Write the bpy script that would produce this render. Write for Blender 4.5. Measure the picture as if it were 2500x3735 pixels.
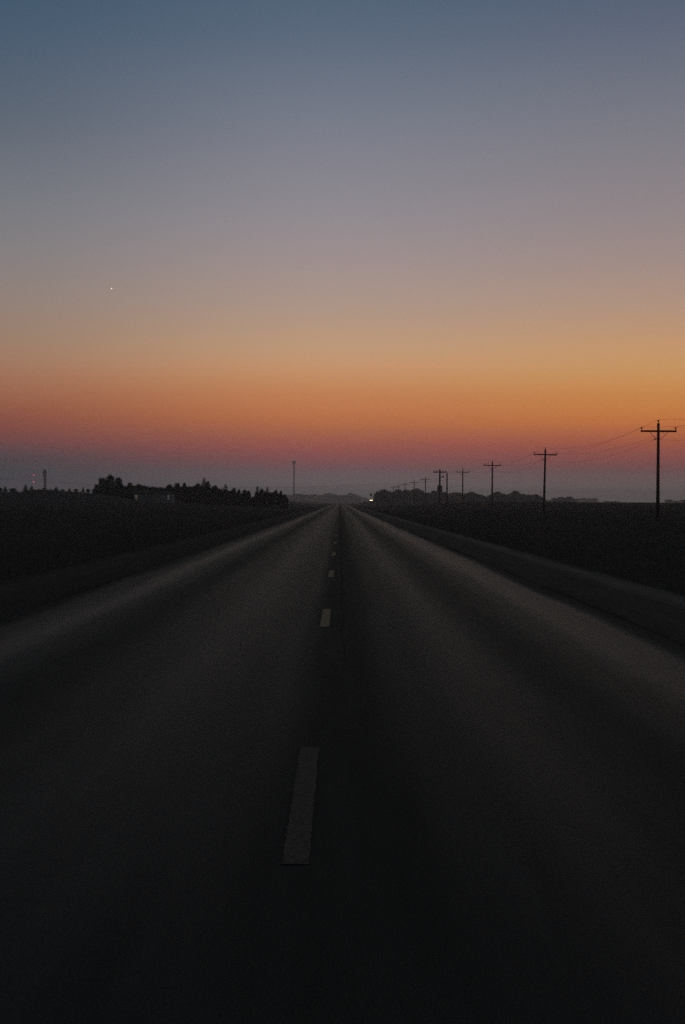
import bpy, bmesh, math, random
import numpy as np
from mathutils import Vector, Matrix

sc = bpy.context.scene
for o in list(bpy.data.objects):
    bpy.data.objects.remove(o)
COL = sc.collection
R = math.radians

# ------------------------------------------------------------------ camera
F = 5539.0                      # focal length in pixels of the 2500 x 3735 photograph
EYE = 1.535
PITCH = R(-0.388); YAW = R(-0.093); ROLL = R(0.35)
cam_data = bpy.data.cameras.new('camera')
cam_data.sensor_fit = 'VERTICAL'
cam_data.sensor_height = 36.0
cam_data.sensor_width = 24.1
cam_data.lens = 36.0 * F / 3735.0
cam_data.clip_start = 0.1
cam_data.clip_end = 40000
cam = bpy.data.objects.new('camera', cam_data)
COL.objects.link(cam)
CM = Matrix.Rotation(YAW, 4, 'Z') @ Matrix.Rotation(math.pi / 2 + PITCH, 4, 'X') @ Matrix.Rotation(ROLL, 4, 'Z')
cam.matrix_world = Matrix.Translation((0, 0, EYE)) @ CM
sc.camera = cam

# ------------------------------------------------------------------ colour management
sc.view_settings.view_transform = 'Standard'
sc.view_settings.look = 'None'
sc.view_settings.gamma = 1
sc.view_settings.use_curve_mapping = False
sc.view_settings.exposure = 0
sc.cycles.use_denoising = False
sc.cycles.max_bounces = 6
sc.cycles.diffuse_bounces = 2
sc.cycles.glossy_bounces = 2
sc.cycles.volume_bounces = 2
sc.cycles.transparent_max_bounces = 4

# ------------------------------------------------------------------ sky after sunset (world), no sun: it is below the horizon
HAZE_DENSITY = 0.00028
HAZE_TOP = 96.0
HAZE_SEEN = (0.083, 0.075, 0.083)    # what a fully hazed line of sight renders as (linear)

def lin(c):
    return tuple(((v / 255) / 12.92 if v / 255 <= 0.04045 else ((v / 255 + 0.055) / 1.055) ** 2.4) for v in c)

# elevation in degrees: colour seen looking left, centre, right of the road
SKY = [
    (0.0,  (76, 78, 85),    (95, 94, 98),    (94, 93, 97)),
    (0.5,  (74, 75, 83),    (98, 93, 96),    (95, 89, 92)),
    (0.85, (75, 74, 80),    (97, 89, 93),    (97, 85, 88)),
    (1.2,  (76, 74, 78),    (103, 85, 89),   (102, 80, 84)),
    (1.5,  (79, 73, 78),    (118, 82, 85),   (118, 78, 79)),
    (1.85, (92, 74, 78),    (133, 83, 81),   (133, 81, 77)),
    (2.2,  (109, 75, 76),   (148, 88, 79),   (149, 86, 72)),
    (2.6,  (122, 77, 73),   (161, 99, 77),   (168, 98, 69)),
    (3.0,  (132, 81, 72),   (176, 108, 74),  (184, 111, 67)),
    (3.5,  (143, 91, 74),   (186, 118, 79),  (191, 123, 70)),
    (4.0,  (152, 102, 82),  (189, 126, 85),  (194, 131, 76)),
    (4.5,  (156, 111, 89),  (193, 137, 95),  (196, 141, 87)),
    (5.1,  (157, 120, 99),  (195, 147, 110), (196, 148, 99)),
    (5.75, (153, 125, 106), (189, 152, 120), (194, 149, 108)),
    (7.4,  (143, 128, 121), (171, 148, 135), (174, 145, 127)),
    (9.0,  (131, 126, 127), (158, 143, 142), (158, 139, 134)),
    (10.7, (119, 121, 127), (144, 138, 144), (144, 133, 136)),
    (14.0, (91, 101, 115),  (120, 124, 137), (120, 121, 131)),
    (17.0, (72, 91, 111),   (92, 106, 124),  (96, 104, 122)),
    (19.0, (62, 83, 104),   (79, 97, 117),   (80, 94, 114)),
    (26.0, (54, 68, 86),    (62, 76, 94),    (62, 74, 92)),
    (45.0, (48, 54, 62),    (50, 57, 67),    (50, 56, 66)),
    (90.0, (46, 49, 54),    (46, 49, 54),    (46, 49, 54)),
]

def true_sky(el, c):
    """the sky behind the haze, so that sky and haze together show colour c"""
    c = lin(c)
    e = max(el, 0.3)
    t = math.exp(-HAZE_DENSITY * (HAZE_TOP - EYE) / math.sin(R(e)))
    t = max(t, 0.10)
    return tuple(max(0.004, (a - h * (1 - t)) / t) for a, h in zip(c, HAZE_SEEN)) + (1,)

world = bpy.data.worlds.new('World')
sc.world = world
world.use_nodes = True
wn, wl = world.node_tree.nodes, world.node_tree.links
wn.clear()
w_out = wn.new('ShaderNodeOutputWorld'); bg = wn.new('ShaderNodeBackground')
tc = wn.new('ShaderNodeTexCoord'); sep = wn.new('ShaderNodeSeparateXYZ')
wl.new(tc.outputs['Generated'], sep.inputs[0])
def wmath(op, a, b=None, c=None):
    n = wn.new('ShaderNodeMath'); n.operation = op
    for i, v in enumerate((a, b, c)):
        if v is None: continue
        if isinstance(v, (int, float)): n.inputs[i].default_value = v
        else: wl.new(v, n.inputs[i])
    return n.outputs[0]
def wsmooth(v, a, b):
    n = wn.new('ShaderNodeMapRange'); n.interpolation_type = 'SMOOTHSTEP'
    wl.new(v, n.inputs[0]); n.inputs[1].default_value = a; n.inputs[2].default_value = b
    return n.outputs[0]
elev = wmath('MULTIPLY', wmath('ARCSINE', sep.outputs[2]), 180 / math.pi)
# stretch the low elevations over most of the ramp: pos = sqrt(el / 90)
pos = wmath('SQRT', wmath('MAXIMUM', wmath('DIVIDE', elev, 90.0), 0.0))
def ramp(col):
    n = wn.new('ShaderNodeValToRGB'); r = n.color_ramp
    r.interpolation = 'B_SPLINE' if False else 'LINEAR'
    els = [s[0] for s in SKY]
    while len(r.elements) < len(SKY): r.elements.new(0.5)
    for k, s in enumerate(SKY):
        r.elements[k].position = math.sqrt(s[0] / 90.0)
    for k, s in enumerate(SKY):
        r.elements[k].color = true_sky(s[0], s[col])
    wl.new(pos, n.inputs[0])
    return n.outputs[0]
def wmix(f, a, b):
    n = wn.new('ShaderNodeMix'); n.data_type = 'RGBA'
    wl.new(f, n.inputs[0]); wl.new(a, n.inputs[6])
    if isinstance(b, tuple): n.inputs[7].default_value = b
    else: wl.new(b, n.inputs[7])
    return n.outputs[2]
azim = wmath('MULTIPLY', wmath('ARCTAN2', sep.outputs[0], sep.outputs[1]), 180 / math.pi)   # 0 along the road, + to the right
lc = wmix(wsmooth(azim, -15.0, 0.5), ramp(1), ramp(2))
lcr = wmix(wsmooth(azim, -0.5, 13.0), lc, ramp(3))
# the afterglow fades to night blue towards the sides and behind
aaz = wmath('ABSOLUTE', wmath('SUBTRACT', azim, 12.0))
night = wn.new('ShaderNodeValToRGB')
night.color_ramp.elements[0].position = 0.0; night.color_ramp.elements[0].color = lin((76, 75, 78)) + (1,)
night.color_ramp.elements[1].position = 1.0; night.color_ramp.elements[1].color = lin((46, 49, 54)) + (1,)
wl.new(pos, night.inputs[0])
side = wsmooth(aaz, 25.0, 120.0)
skyc = wmix(side, lcr, night.outputs[0])
wl.new(skyc, bg.inputs['Color'])
bg.inputs['Strength'].default_value = 1.0
wl.new(bg.outputs[0], w_out.inputs['Surface'])

# ------------------------------------------------------------------ helpers
def ray(px, py):
    d = Vector(((px - 1250.0) / F, (1867.5 - py) / F, -1.0))
    return (CM.to_3x3() @ d)
def at(px, py, Y):
    """the point at depth Y that the pixel looks at"""
    d = ray(px, py); s = Y / d.y
    return Vector((d.x * s, Y, EYE + d.z * s))

def tag(o, label=None, cat=None, group=None, kind=None):
    if label: o['label'] = label
    if cat: o['category'] = cat
    if group: o['group'] = group
    if kind: o['kind'] = kind
    return o
def empty(name, loc, rz=0.0):
    o = bpy.data.objects.new(name, None); COL.objects.link(o)
    o.location = loc; o.rotation_euler = (0, 0, rz); o.empty_display_size = 0.5
    return o
def mesh_obj(name, verts, faces, mat, parent=None, smooth=False):
    me = bpy.data.meshes.new(name)
    me.from_pydata([tuple(v) for v in verts], [], [tuple(f) for f in faces])
    me.materials.append(mat)
    if smooth:
        me.polygons.foreach_set('use_smooth', [True] * len(me.polygons))
    me.update()
    o = bpy.data.objects.new(name, me); COL.objects.link(o)
    if parent: o.parent = parent
    return o

class MB:
    def __init__(s): s.v = []; s.f = []
    def box(s, c, size, rot=None):
        b = len(s.v); hx, hy, hz = size[0] / 2, size[1] / 2, size[2] / 2
        for dx, dy, dz in ((-1,-1,-1),(1,-1,-1),(1,1,-1),(-1,1,-1),(-1,-1,1),(1,-1,1),(1,1,1),(-1,1,1)):
            p = Vector((dx * hx, dy * hy, dz * hz))
            if rot: p = rot @ p
            s.v.append(tuple(Vector(c) + p))
        for q in ((0,3,2,1),(4,5,6,7),(0,1,5,4),(1,2,6,5),(2,3,7,6),(3,0,4,7)):
            s.f.append(tuple(b + i for i in q))
        return s
    def tube(s, pts, rad, n=8, caps=True):
        pts = [Vector(p) for p in pts]
        rads = rad if isinstance(rad, (list, tuple)) else [rad] * len(pts)
        b = len(s.v)
        for i, p in enumerate(pts):
            d = (pts[min(i + 1, len(pts) - 1)] - pts[max(i - 1, 0)]).normalized()
            up = Vector((0, 0, 1)) if abs(d.z) < 0.9 else Vector((1, 0, 0))
            a = d.cross(up).normalized(); c = d.cross(a).normalized()
            for k in range(n):
                t = 2 * math.pi * k / n
                s.v.append(tuple(p + (a * math.cos(t) + c * math.sin(t)) * rads[i]))
        for i in range(len(pts) - 1):
            for k in range(n):
                k2 = (k + 1) % n
                s.f.append((b + i*n + k, b + i*n + k2, b + (i+1)*n + k2, b + (i+1)*n + k))
        if caps:
            s.f.append(tuple(b + k for k in range(n))[::-1])
            s.f.append(tuple(b + (len(pts)-1)*n + k for k in range(n)))
        return s
    def build(s, name, mat, parent=None, smooth=False):
        return mesh_obj(name, s.v, s.f, mat, parent, smooth)

def copy_tree(o, parent=None):
    c = o.copy(); COL.objects.link(c); c.parent = parent
    for ch in list(o.children): copy_tree(ch, c)
    return c

# ------------------------------------------------------------------ materials
def material(name, color, rough=0.9, spec=0.3, noise=None, color2=None, bump=0.0, bscale=20.0, metallic=0.0):
    m = bpy.data.materials.new(name); m.use_nodes = True
    n, l = m.node_tree.nodes, m.node_tree.links
    p = n['Principled BSDF']
    p.inputs['Base Color'].default_value = tuple(color) + (1,)
    p.inputs['Roughness'].default_value = rough
    p.inputs['Specular IOR Level'].default_value = spec
    p.inputs['Metallic'].default_value = metallic
    if noise:
        t = n.new('ShaderNodeTexCoord'); x = n.new('ShaderNodeTexNoise'); x.inputs['Scale'].default_value = noise
        x.inputs['Detail'].default_value = 5
        l.new(t.outputs['Object'], x.inputs['Vector'])
        r = n.new('ShaderNodeValToRGB'); r.color_ramp.elements[0].position = 0.35; r.color_ramp.elements[1].position = 0.65
        r.color_ramp.elements[0].color = tuple(color) + (1,); r.color_ramp.elements[1].color = tuple(color2 or color) + (1,)
        l.new(x.outputs['Fac'], r.inputs[0]); l.new(r.outputs[0], p.inputs['Base Color'])
    if bump:
        t2 = n.new('ShaderNodeTexCoord'); x2 = n.new('ShaderNodeTexNoise'); x2.inputs['Scale'].default_value = bscale
        x2.inputs['Detail'].default_value = 4
        l.new(t2.outputs['Object'], x2.inputs['Vector'])
        b = n.new('ShaderNodeBump'); b.inputs['Strength'].default_value = bump; b.inputs['Distance'].default_value = 0.02
        l.new(x2.outputs['Fac'], b.inputs['Height']); l.new(b.outputs[0], p.inputs['Normal'])
    return m
def glow(name, color, strength):
    m = bpy.data.materials.new(name); m.use_nodes = True
    p = m.node_tree.nodes['Principled BSDF']
    p.inputs['Base Color'].default_value = (0.02, 0.02, 0.02, 1)
    p.inputs['Emission Color'].default_value = tuple(color) + (1,)
    p.inputs['Emission Strength'].default_value = strength
    m.cycles.emission_sampling = 'NONE'
    return m

M = {}
M['soil'] = material('field_soil', (0.075, 0.076, 0.066), 1.0, 0.0, 0.6, (0.11, 0.108, 0.096), 0.6, 3.0)
M['grass'] = material('dark_grass', (0.135, 0.135, 0.12), 1.0, 0.05, 0.4, (0.18, 0.175, 0.15))
M['crop'] = material('crop_leaves', (0.125, 0.125, 0.11), 1.0, 0.05, 0.4, (0.16, 0.16, 0.14))
M['wood'] = material('weathered_pole_wood', (0.060, 0.050, 0.042), 0.9, 0.2, 4.0, (0.090, 0.075, 0.060), 0.4, 30)
M['steel'] = material('galvanised_steel', (0.25, 0.25, 0.26), 0.6, 0.4, 3.0, (0.18, 0.18, 0.19), metallic=0.3)
M['porcelain'] = material('insulator_porcelain', (0.12, 0.07, 0.05), 0.4, 0.5, 6.0, (0.16, 0.10, 0.07))
M['conductor'] = material('aluminium_conductor', (0.05, 0.05, 0.05), 0.8, 0.2, 5.0, (0.07, 0.07, 0.07))
M['can'] = material('transformer_paint', (0.10, 0.10, 0.105), 0.6, 0.3, 3.0, (0.13, 0.13, 0.135))
M['leaf'] = material('leaves', (0.060, 0.072, 0.045), 1.0, 0.05, 0.5, (0.075, 0.085, 0.045))
M['needle'] = material('spruce_needles', (0.050, 0.062, 0.045), 1.0, 0.05, 0.5, (0.050, 0.065, 0.042))
M['bark'] = material('bark', (0.06, 0.05, 0.04), 0.95, 0.1, 5.0, (0.09, 0.075, 0.06))
M['barn'] = material('barn_cladding', (0.19, 0.22, 0.22), 0.8, 0.1, 2.0, (0.24, 0.27, 0.27))
M['roof'] = material('barn_roof_metal', (0.04, 0.045, 0.045), 0.9, 0.1, 2.0, (0.05, 0.055, 0.055))
M['trim'] = material('white_trim', (0.12, 0.12, 0.11), 0.8, 0.2, 3.0, (0.10, 0.10, 0.09))
M['tower'] = material('tower_concrete', (0.16, 0.15, 0.15), 0.9, 0.2, 0.3, (0.22, 0.21, 0.20))
M['tank'] = material('tank_paint', (0.14, 0.10, 0.10), 0.8, 0.2, 0.3, (0.18, 0.13, 0.13))
M['mast'] = material('mast_paint', (0.30, 0.12, 0.10), 0.7, 0.2, 0.5, (0.36, 0.20, 0.18))
M['car'] = material('car_paint', (0.03, 0.03, 0.035), 0.35, 0.5, 2.0, (0.04, 0.04, 0.045))
M['carglass'] = material('car_glass', (0.01, 0.01, 0.012), 0.1, 0.5, 2.0, (0.015, 0.015, 0.018))
M['rubber'] = material('tyre_rubber', (0.02, 0.02, 0.02), 0.9, 0.2, 9.0, (0.03, 0.03, 0.03))
M['golden_ground'] = material('golden_ground', (0.40, 0.24, 0.09), 1.0, 0.0, 0.2, (0.28, 0.18, 0.08))
M['headlight'] = glow('headlight_lens', (1.0, 0.78, 0.48), 7.0)
M['beacon'] = glow('red_beacon', (1.0, 0.10, 0.22), 1.4)
M['warm_gleam'] = glow('gleam_pane_warm', (1.0, 0.72, 0.50), 0.065)  # faint emission standing in for warm sky gleam on the shed
M['cool_gleam'] = glow('gleam_pane_cool', (0.95, 0.95, 1.0), 0.04)
M['star'] = glow('star_light', (1.0, 0.90, 0.82), 1.7)

def banded(name, stops, rough_stops, X0, X1, wob=0.25, bump=0.5):
    """asphalt or gravel whose wear runs along the road: colour and gloss vary across it"""
    m = bpy.data.materials.new(name); m.use_nodes = True
    n, l = m.node_tree.nodes, m.node_tree.links
    p = n['Principled BSDF']
    t = n.new('ShaderNodeTexCoord'); s = n.new('ShaderNodeSeparateXYZ'); l.new(t.outputs['Object'], s.inputs[0])
    mp = n.new('ShaderNodeMapping'); mp.inputs['Scale'].default_value = (1.2, 0.06, 1)
    l.new(t.outputs['Object'], mp.inputs[0])
    w = n.new('ShaderNodeTexNoise'); w.inputs['Scale'].default_value = 1.0; w.inputs['Detail'].default_value = 4
    l.new(mp.outputs[0], w.inputs['Vector'])
    a = n.new('ShaderNodeMath'); a.operation = 'MULTIPLY_ADD'; l.new(w.outputs['Fac'], a.inputs[0])
    a.inputs[1].default_value = wob * 2; a.inputs[2].default_value = -wob
    b = n.new('ShaderNodeMath'); b.operation = 'ADD'; l.new(a.outputs[0], b.inputs[0]); l.new(s.outputs[0], b.inputs[1])
    mr = n.new('ShaderNodeMapRange'); l.new(b.outputs[0], mr.inputs[0]); mr.inputs[1].default_value = X0; mr.inputs[2].default_value = X1
    def rmp(st):
        r = n.new('ShaderNodeValToRGB'); r.color_ramp.interpolation = 'EASE'
        while len(r.color_ramp.elements) < len(st): r.color_ramp.elements.new(0.5)
        for k, (x, v) in enumerate(st):
            r.color_ramp.elements[k].position = (x - X0) / (X1 - X0)
        for k, (x, v) in enumerate(st):
            c = v if isinstance(v, tuple) else (v, v, v)
            r.color_ramp.elements[k].color = c + (1,)
        l.new(mr.outputs[0], r.inputs[0])
        return r.outputs[0]
    col = rmp(stops); ro = rmp(rough_stops)
    g = n.new('ShaderNodeTexNoise'); g.inputs['Scale'].default_value = 110; g.inputs['Detail'].default_value = 3
    g.inputs['Roughness'].default_value = 0.7
    l.new(t.outputs['Object'], g.inputs['Vector'])
    mp2 = n.new('ShaderNodeMapping'); mp2.inputs['Scale'].default_value = (3.2, 0.22, 1); l.new(t.outputs['Object'], mp2.inputs[0])
    g2 = n.new('ShaderNodeTexNoise'); g2.inputs['Scale'].default_value = 1.0; g2.inputs['Detail'].default_value = 7
    g2.inputs['Roughness'].default_value = 0.65
    l.new(mp2.outputs[0], g2.inputs['Vector'])
    ga = n.new('ShaderNodeMapRange'); l.new(g.outputs['Fac'], ga.inputs[0]); ga.inputs[1].default_value = 0.3; ga.inputs[2].default_value = 0.7
    ga.inputs[3].default_value = 0.3; ga.inputs[4].default_value = 1.7
    gb = n.new('ShaderNodeMapRange'); l.new(g2.outputs['Fac'], gb.inputs[0]); gb.inputs[1].default_value = 0.3; gb.inputs[2].default_value = 0.7
    gb.inputs[3].default_value = 0.78; gb.inputs[4].default_value = 1.22
    gs = n.new('ShaderNodeMath'); gs.operation = 'MULTIPLY'; l.new(ga.outputs[0], gs.inputs[0]); l.new(gb.outputs[0], gs.inputs[1])
    mx = n.new('ShaderNodeVectorMath'); mx.operation = 'SCALE'; l.new(col, mx.inputs[0]); l.new(gs.outputs[0], mx.inputs['Scale'])
    l.new(mx.outputs[0], p.inputs['Base Color'])
    rj = n.new('ShaderNodeMath'); rj.operation = 'MULTIPLY_ADD'; l.new(g.outputs['Fac'], rj.inputs[0]); rj.inputs[1].default_value = 0.5
    l.new(ro, rj.inputs[2])
    rk = n.new('ShaderNodeMath'); rk.operation = 'SUBTRACT'; rk.use_clamp = True; l.new(rj.outputs[0], rk.inputs[0]); rk.inputs[1].default_value = 0.25
    l.new(rk.outputs[0], p.inputs['Roughness'])
    p.inputs['Specular IOR Level'].default_value = 0.005
    # tinted grazing sheen mimicking cool sky reflection, stronger where the surface is polished pale
    p.inputs['Sheen Roughness'].default_value = 0.20; p.inputs['Sheen Tint'].default_value = (0.60, 0.84, 0.80, 1)
    sw = n.new('ShaderNodeMapRange'); l.new(ro, sw.inputs[0]); sw.inputs[1].default_value = 0.36; sw.inputs[2].default_value = 0.85
    sw.inputs[3].default_value = 0.22; sw.inputs[4].default_value = 0.03; l.new(sw.outputs[0], p.inputs['Sheen Weight'])
    bp = n.new('ShaderNodeBump'); bp.inputs['Strength'].default_value = bump; bp.inputs['Distance'].default_value = 0.006
    l.new(g.outputs['Fac'], bp.inputs['Height']); l.new(bp.outputs[0], p.inputs['Normal'])
    return m

XL, XR = -4.3, 3.76          # pavement edges
SL, SR = -6.4, 5.85          # shoulder edges
ST = (.066, .086, .082); LN = (.064, .070, .062); DK = (.072, .074, .064); MD = (.064, .074, .067)
M['asphalt'] = banded('worn_asphalt',
    [(-4.3, DK), (-3.95, MD), (-3.35, (.050, .068, .068)), (-2.75, (.050, .060, .056)), (-2.4, DK), (-1.9, LN), (-1.3, MD), (-0.55, LN), (-0.1, DK),
     (0.15, DK), (0.6, LN), (1.2, (.064, .072, .065)), (1.9, DK), (2.3, LN), (2.9, ST), (3.4, (.058, .078, .078)), (3.62, DK), (3.76, .032)],
    [(-4.3, .95), (-3.9, .60), (-3.45, .43), (-3.0, .58), (-2.5, .74), (-1.9, .56), (-1.3, .48), (-0.5, .56), (-0.1, .82),
     (0.15, .82), (0.6, .60), (1.2, .48), (1.9, .68), (2.4, .52), (2.9, .41), (3.3, .44), (3.6, .85), (3.76, 1.0)], -4.3, 3.76, 0.24, 0.22)
M['gravel'] = banded('shoulder_gravel',
    [(-6.4, (.075, .073, .064)), (-5.9, (.095, .092, .080)), (-5.2, (.075, .073, .064)), (-4.5, (.070, .068, .060)), (-4.3, .036), (3.74, .030), (3.84, (.10, .097, .085)), (4.9, (.11, .107, .093)), (5.45, (.19, .185, .16)), (5.85, (.12, .117, .10))],
    [(-6.4, 1.0), (-5.9, .95), (-5.2, 1.0), (5.0, 1.0), (5.5, .88), (5.85, 1.0)], -6.4, 5.85, 0.30, 1.0)
M['gravel'].node_tree.nodes['Principled BSDF'].inputs['Specular IOR Level'].default_value = 0.01

# painted line: worn yellow paint
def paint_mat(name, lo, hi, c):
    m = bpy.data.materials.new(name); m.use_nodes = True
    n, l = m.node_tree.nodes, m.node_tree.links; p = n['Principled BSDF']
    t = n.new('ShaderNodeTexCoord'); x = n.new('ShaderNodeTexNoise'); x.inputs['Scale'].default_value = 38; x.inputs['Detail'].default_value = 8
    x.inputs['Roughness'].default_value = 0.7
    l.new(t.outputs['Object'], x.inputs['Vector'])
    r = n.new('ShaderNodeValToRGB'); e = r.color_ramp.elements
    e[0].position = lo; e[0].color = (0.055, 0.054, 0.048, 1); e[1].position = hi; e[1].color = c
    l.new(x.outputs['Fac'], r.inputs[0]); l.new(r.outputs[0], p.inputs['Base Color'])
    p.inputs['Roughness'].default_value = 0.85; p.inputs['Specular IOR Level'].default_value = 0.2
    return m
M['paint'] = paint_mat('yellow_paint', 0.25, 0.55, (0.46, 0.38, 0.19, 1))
M['paint_faint'] = paint_mat('faint_paint', 0.40, 0.62, (0.175, 0.158, 0.115, 1))  # fainter, greyer paint for the nearest dashes

# ------------------------------------------------------------------ terrain
def ss(a, b, x):
    t = np.clip((x - a) / (b - a), 0, 1); return t * t * (3 - 2 * t)
def ground_z(X, Y):
    X = np.asarray(X, float); Y = np.asarray(Y, float)
    ax = np.abs(X)
    z = -0.05 - 0.45 * ss(6.6, 10.5, ax) + 0.45 * ss(11.5, 17, ax)
    z = z + 1.70 * ss(90, 520, Y) * ss(12, 46, ax)
    m = ss(-38, -56, X) if False else np.clip((-38 - X) / 22.0, 0, 1)
    m = m * m * (3 - 2 * m)
    hump = 0.42 * np.exp(-((X + 64.5) / 2.6) ** 2) + 0.22 * np.exp(-((X + 50) / 6.0) ** 2) - 0.25 * np.exp(-((X + 71) / 3.0) ** 2)
    z = z + m * (2.42 + hump) * np.exp(-((Y - 330) / 26.0) ** 2)
    und = 0.05 * np.sin(X * 0.31 + Y * 0.017) * np.sin(Y * 0.043 + X * 0.05)
    z = z + und * ss(9, 20, ax) * ss(1500, 700, Y) if False else z + und * ss(9, 20, ax) * np.clip(1.6 - Y / 1200.0, 0, 1)
    return z
def gz(x, y): return float(ground_z(x, y))

xs = sorted(set([-11900, -8000, -5000, -3000, -2000, -1400, -1000, -700, -500, -380, -300, -240, -200]
      + [round(v, 2) for v in np.arange(-180, -20, 2.5)] + [round(v, 2) for v in np.arange(-20, 20.1, 1.0)]
      + [round(v, 2) for v in np.arange(22.5, 180, 4)] + [200, 240, 300, 380, 500, 700, 1000, 1400, 2000, 3000, 5000, 8000, 11900]))
ys = list(np.arange(-60, 90, 3.0)) + list(np.arange(90, 600, 5.0)) + [600, 640, 700, 780, 880, 1000, 1150, 1350, 1600, 2000, 2600, 3400, 4500, 6000, 8500, 11900]
ys = [-11900, -3000, -800, -200] + ys
XX, YY = np.meshgrid(xs, ys)
ZZ = ground_z(XX, np.maximum(YY, -60))
nx, ny = len(xs), len(ys)
gv = np.stack([XX.ravel(), YY.ravel(), ZZ.ravel()], 1)
gf = [(j*nx+i, j*nx+i+1, (j+1)*nx+i+1, (j+1)*nx+i) for j in range(ny-1) for i in range(nx-1)]
g = mesh_obj('ground', gv, gf, M['soil'], smooth=True); tag(g, kind='structure')

def strip(name, x0, x1, z, mat, y0=-40, y1=5200, crown=0.0, edge=0.04, parent=None):
    yy = [y0] + list(np.arange(0, 200, 10)) + [200, 260, 340, 450, 600, 800, 1100, 1500, 2100, 3000, 4000, y1]
    xx = np.linspace(x0, x1, 9); v = []; f = []
    for y in yy:
        v.append((x0 - 0.02, y, z - edge))
        for x in xx: v.append((x, y, z))
        v.append((x1 + 0.02, y, z - edge))
    w = len(xx) + 2
    for j in range(len(yy) - 1):
        for i in range(w - 1):
            f.append((j*w+i, j*w+i+1, (j+1)*w+i+1, (j+1)*w+i))
    return mesh_obj(name, v, f, mat, parent)
sh = strip('gravel_shoulder', SL, SR, -0.03, M['gravel'], edge=0.05); tag(sh, kind='structure')
road = strip('road', XL, XR, 0.0, M['asphalt'], edge=0.028); tag(road, kind='structure')

# centre line dashes, parts of the road: 3.05 m every 12.19 m
LX = -0.18
rng = random.Random(5)
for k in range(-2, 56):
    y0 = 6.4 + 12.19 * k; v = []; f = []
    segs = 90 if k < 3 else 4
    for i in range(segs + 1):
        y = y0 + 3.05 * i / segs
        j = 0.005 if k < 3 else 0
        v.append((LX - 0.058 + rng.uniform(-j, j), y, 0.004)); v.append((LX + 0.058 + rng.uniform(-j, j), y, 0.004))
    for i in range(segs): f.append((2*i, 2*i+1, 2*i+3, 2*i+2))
    mesh_obj('centre_dash', v, f, M['paint_faint'] if k < 1 else M['paint'], road)
# tar seam right of the dashes
v = []; f = []
yy = list(np.arange(14, 120, 0.8)) + list(np.arange(120, 700, 20))
for i, y in enumerate(yy):
    c = 0.045 + 0.012 * math.sin(y * 1.3) + rng.uniform(-.006, .006); w = (0.016 + rng.uniform(-.005, .005)) * min(1.0, 0.1 + max(0.0, y - 14) / 26.0)
    v += [(c - w, y, 0.003), (c + w, y, 0.003)]
for i in range(len(yy) - 1): f.append((2*i, 2*i+1, 2*i+3, 2*i+2))
M['tar'] = material('tar', (0.054, 0.058, 0.052), 0.9, 0.01, 8.0, (0.060, 0.064, 0.058))
mesh_obj('tar_seam', v, f, M['tar'], road)

# golden strip laid over the ground beyond the left verge
v = []; f = []
yy = np.linspace(1020, 1500, 13); xx = np.linspace(-31, -14, 9)
for y in yy:
    for x in xx: v.append((x, y, gz(x, y) + 0.10))
for j in range(12):
    for i in range(8): f.append((j*9+i, j*9+i+1, (j+1)*9+i+1, (j+1)*9+i))
tag(mesh_obj('golden_strip', v, f, M['golden_ground']), kind='structure')

# ------------------------------------------------------------------ grass and crop (stuff)
def blades(name, n, sampler, hmin, hmax, width, mat, seed):
    r = np.random.default_rng(seed)
    X, Y = sampler(r, n)
    Z = ground_z(X, Y) - 0.02
    h = r.uniform(hmin, hmax, n); wd = width * (0.6 + Y / 90.0) if width < 0.1 else np.full(n, width)
    a = r.uniform(0, math.pi * 2, n); ln = r.normal(0, 0.28, (n, 2)) * h[:, None]
    dx = np.cos(a) * wd / 2; dy = np.sin(a) * wd / 2
    v = np.empty((n * 3, 3))
    v[0::3] = np.stack([X - dx, Y - dy, Z], 1); v[1::3] = np.stack([X + dx, Y + dy, Z], 1)
    v[2::3] = np.stack([X + ln[:, 0], Y + ln[:, 1], Z + h], 1)
    me = bpy.data.meshes.new(name)
    me.vertices.add(n * 3); me.vertices.foreach_set('co', v.ravel())
    me.loops.add(n * 3); me.loops.foreach_set('vertex_index', np.arange(n * 3, dtype=np.int32))
    me.polygons.add(n); me.polygons.foreach_set('loop_start', np.arange(0, n * 3, 3, dtype=np.int32))
    me.polygons.foreach_set('loop_total', np.full(n, 3, dtype=np.int32))
    me.update(); me.validate(); me.materials.append(mat)
    o = bpy.data.objects.new(name, me); COL.objects.link(o)
    tag(o, kind='stuff')
    return o
def verge(r, n):
    s = np.where(r.random(n) < 0.5, -1, 1)
    Y = 18 + 260 * r.random(n) ** 1.6
    off = np.abs(r.normal(0, 1, n)) * 3.2 + r.choice([0, 0.0, 4.5], n)
    X = np.where(s < 0, SL - 0.15 - off, SR + 0.15 + off)
    return X, Y
blades('roadside_grass', 150000, verge, 0.10, 0.40, 0.018, M['grass'], 1)
def field(r, n):
    s = np.where(r.random(n) < 0.5, -1, 1)
    Y = 60 + 500 * r.random(n) ** 0.9
    X = s * (17 + r.random(n) * (0.27 * Y + 8))
    return X, Y
def field2(r, n):
    X, Y = field(r, n); return X, Y
fc = blades('field_crop', 150000, field, 0.12, 0.42, 0.10, M['crop'], 2)
tag(sh, None); 

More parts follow.
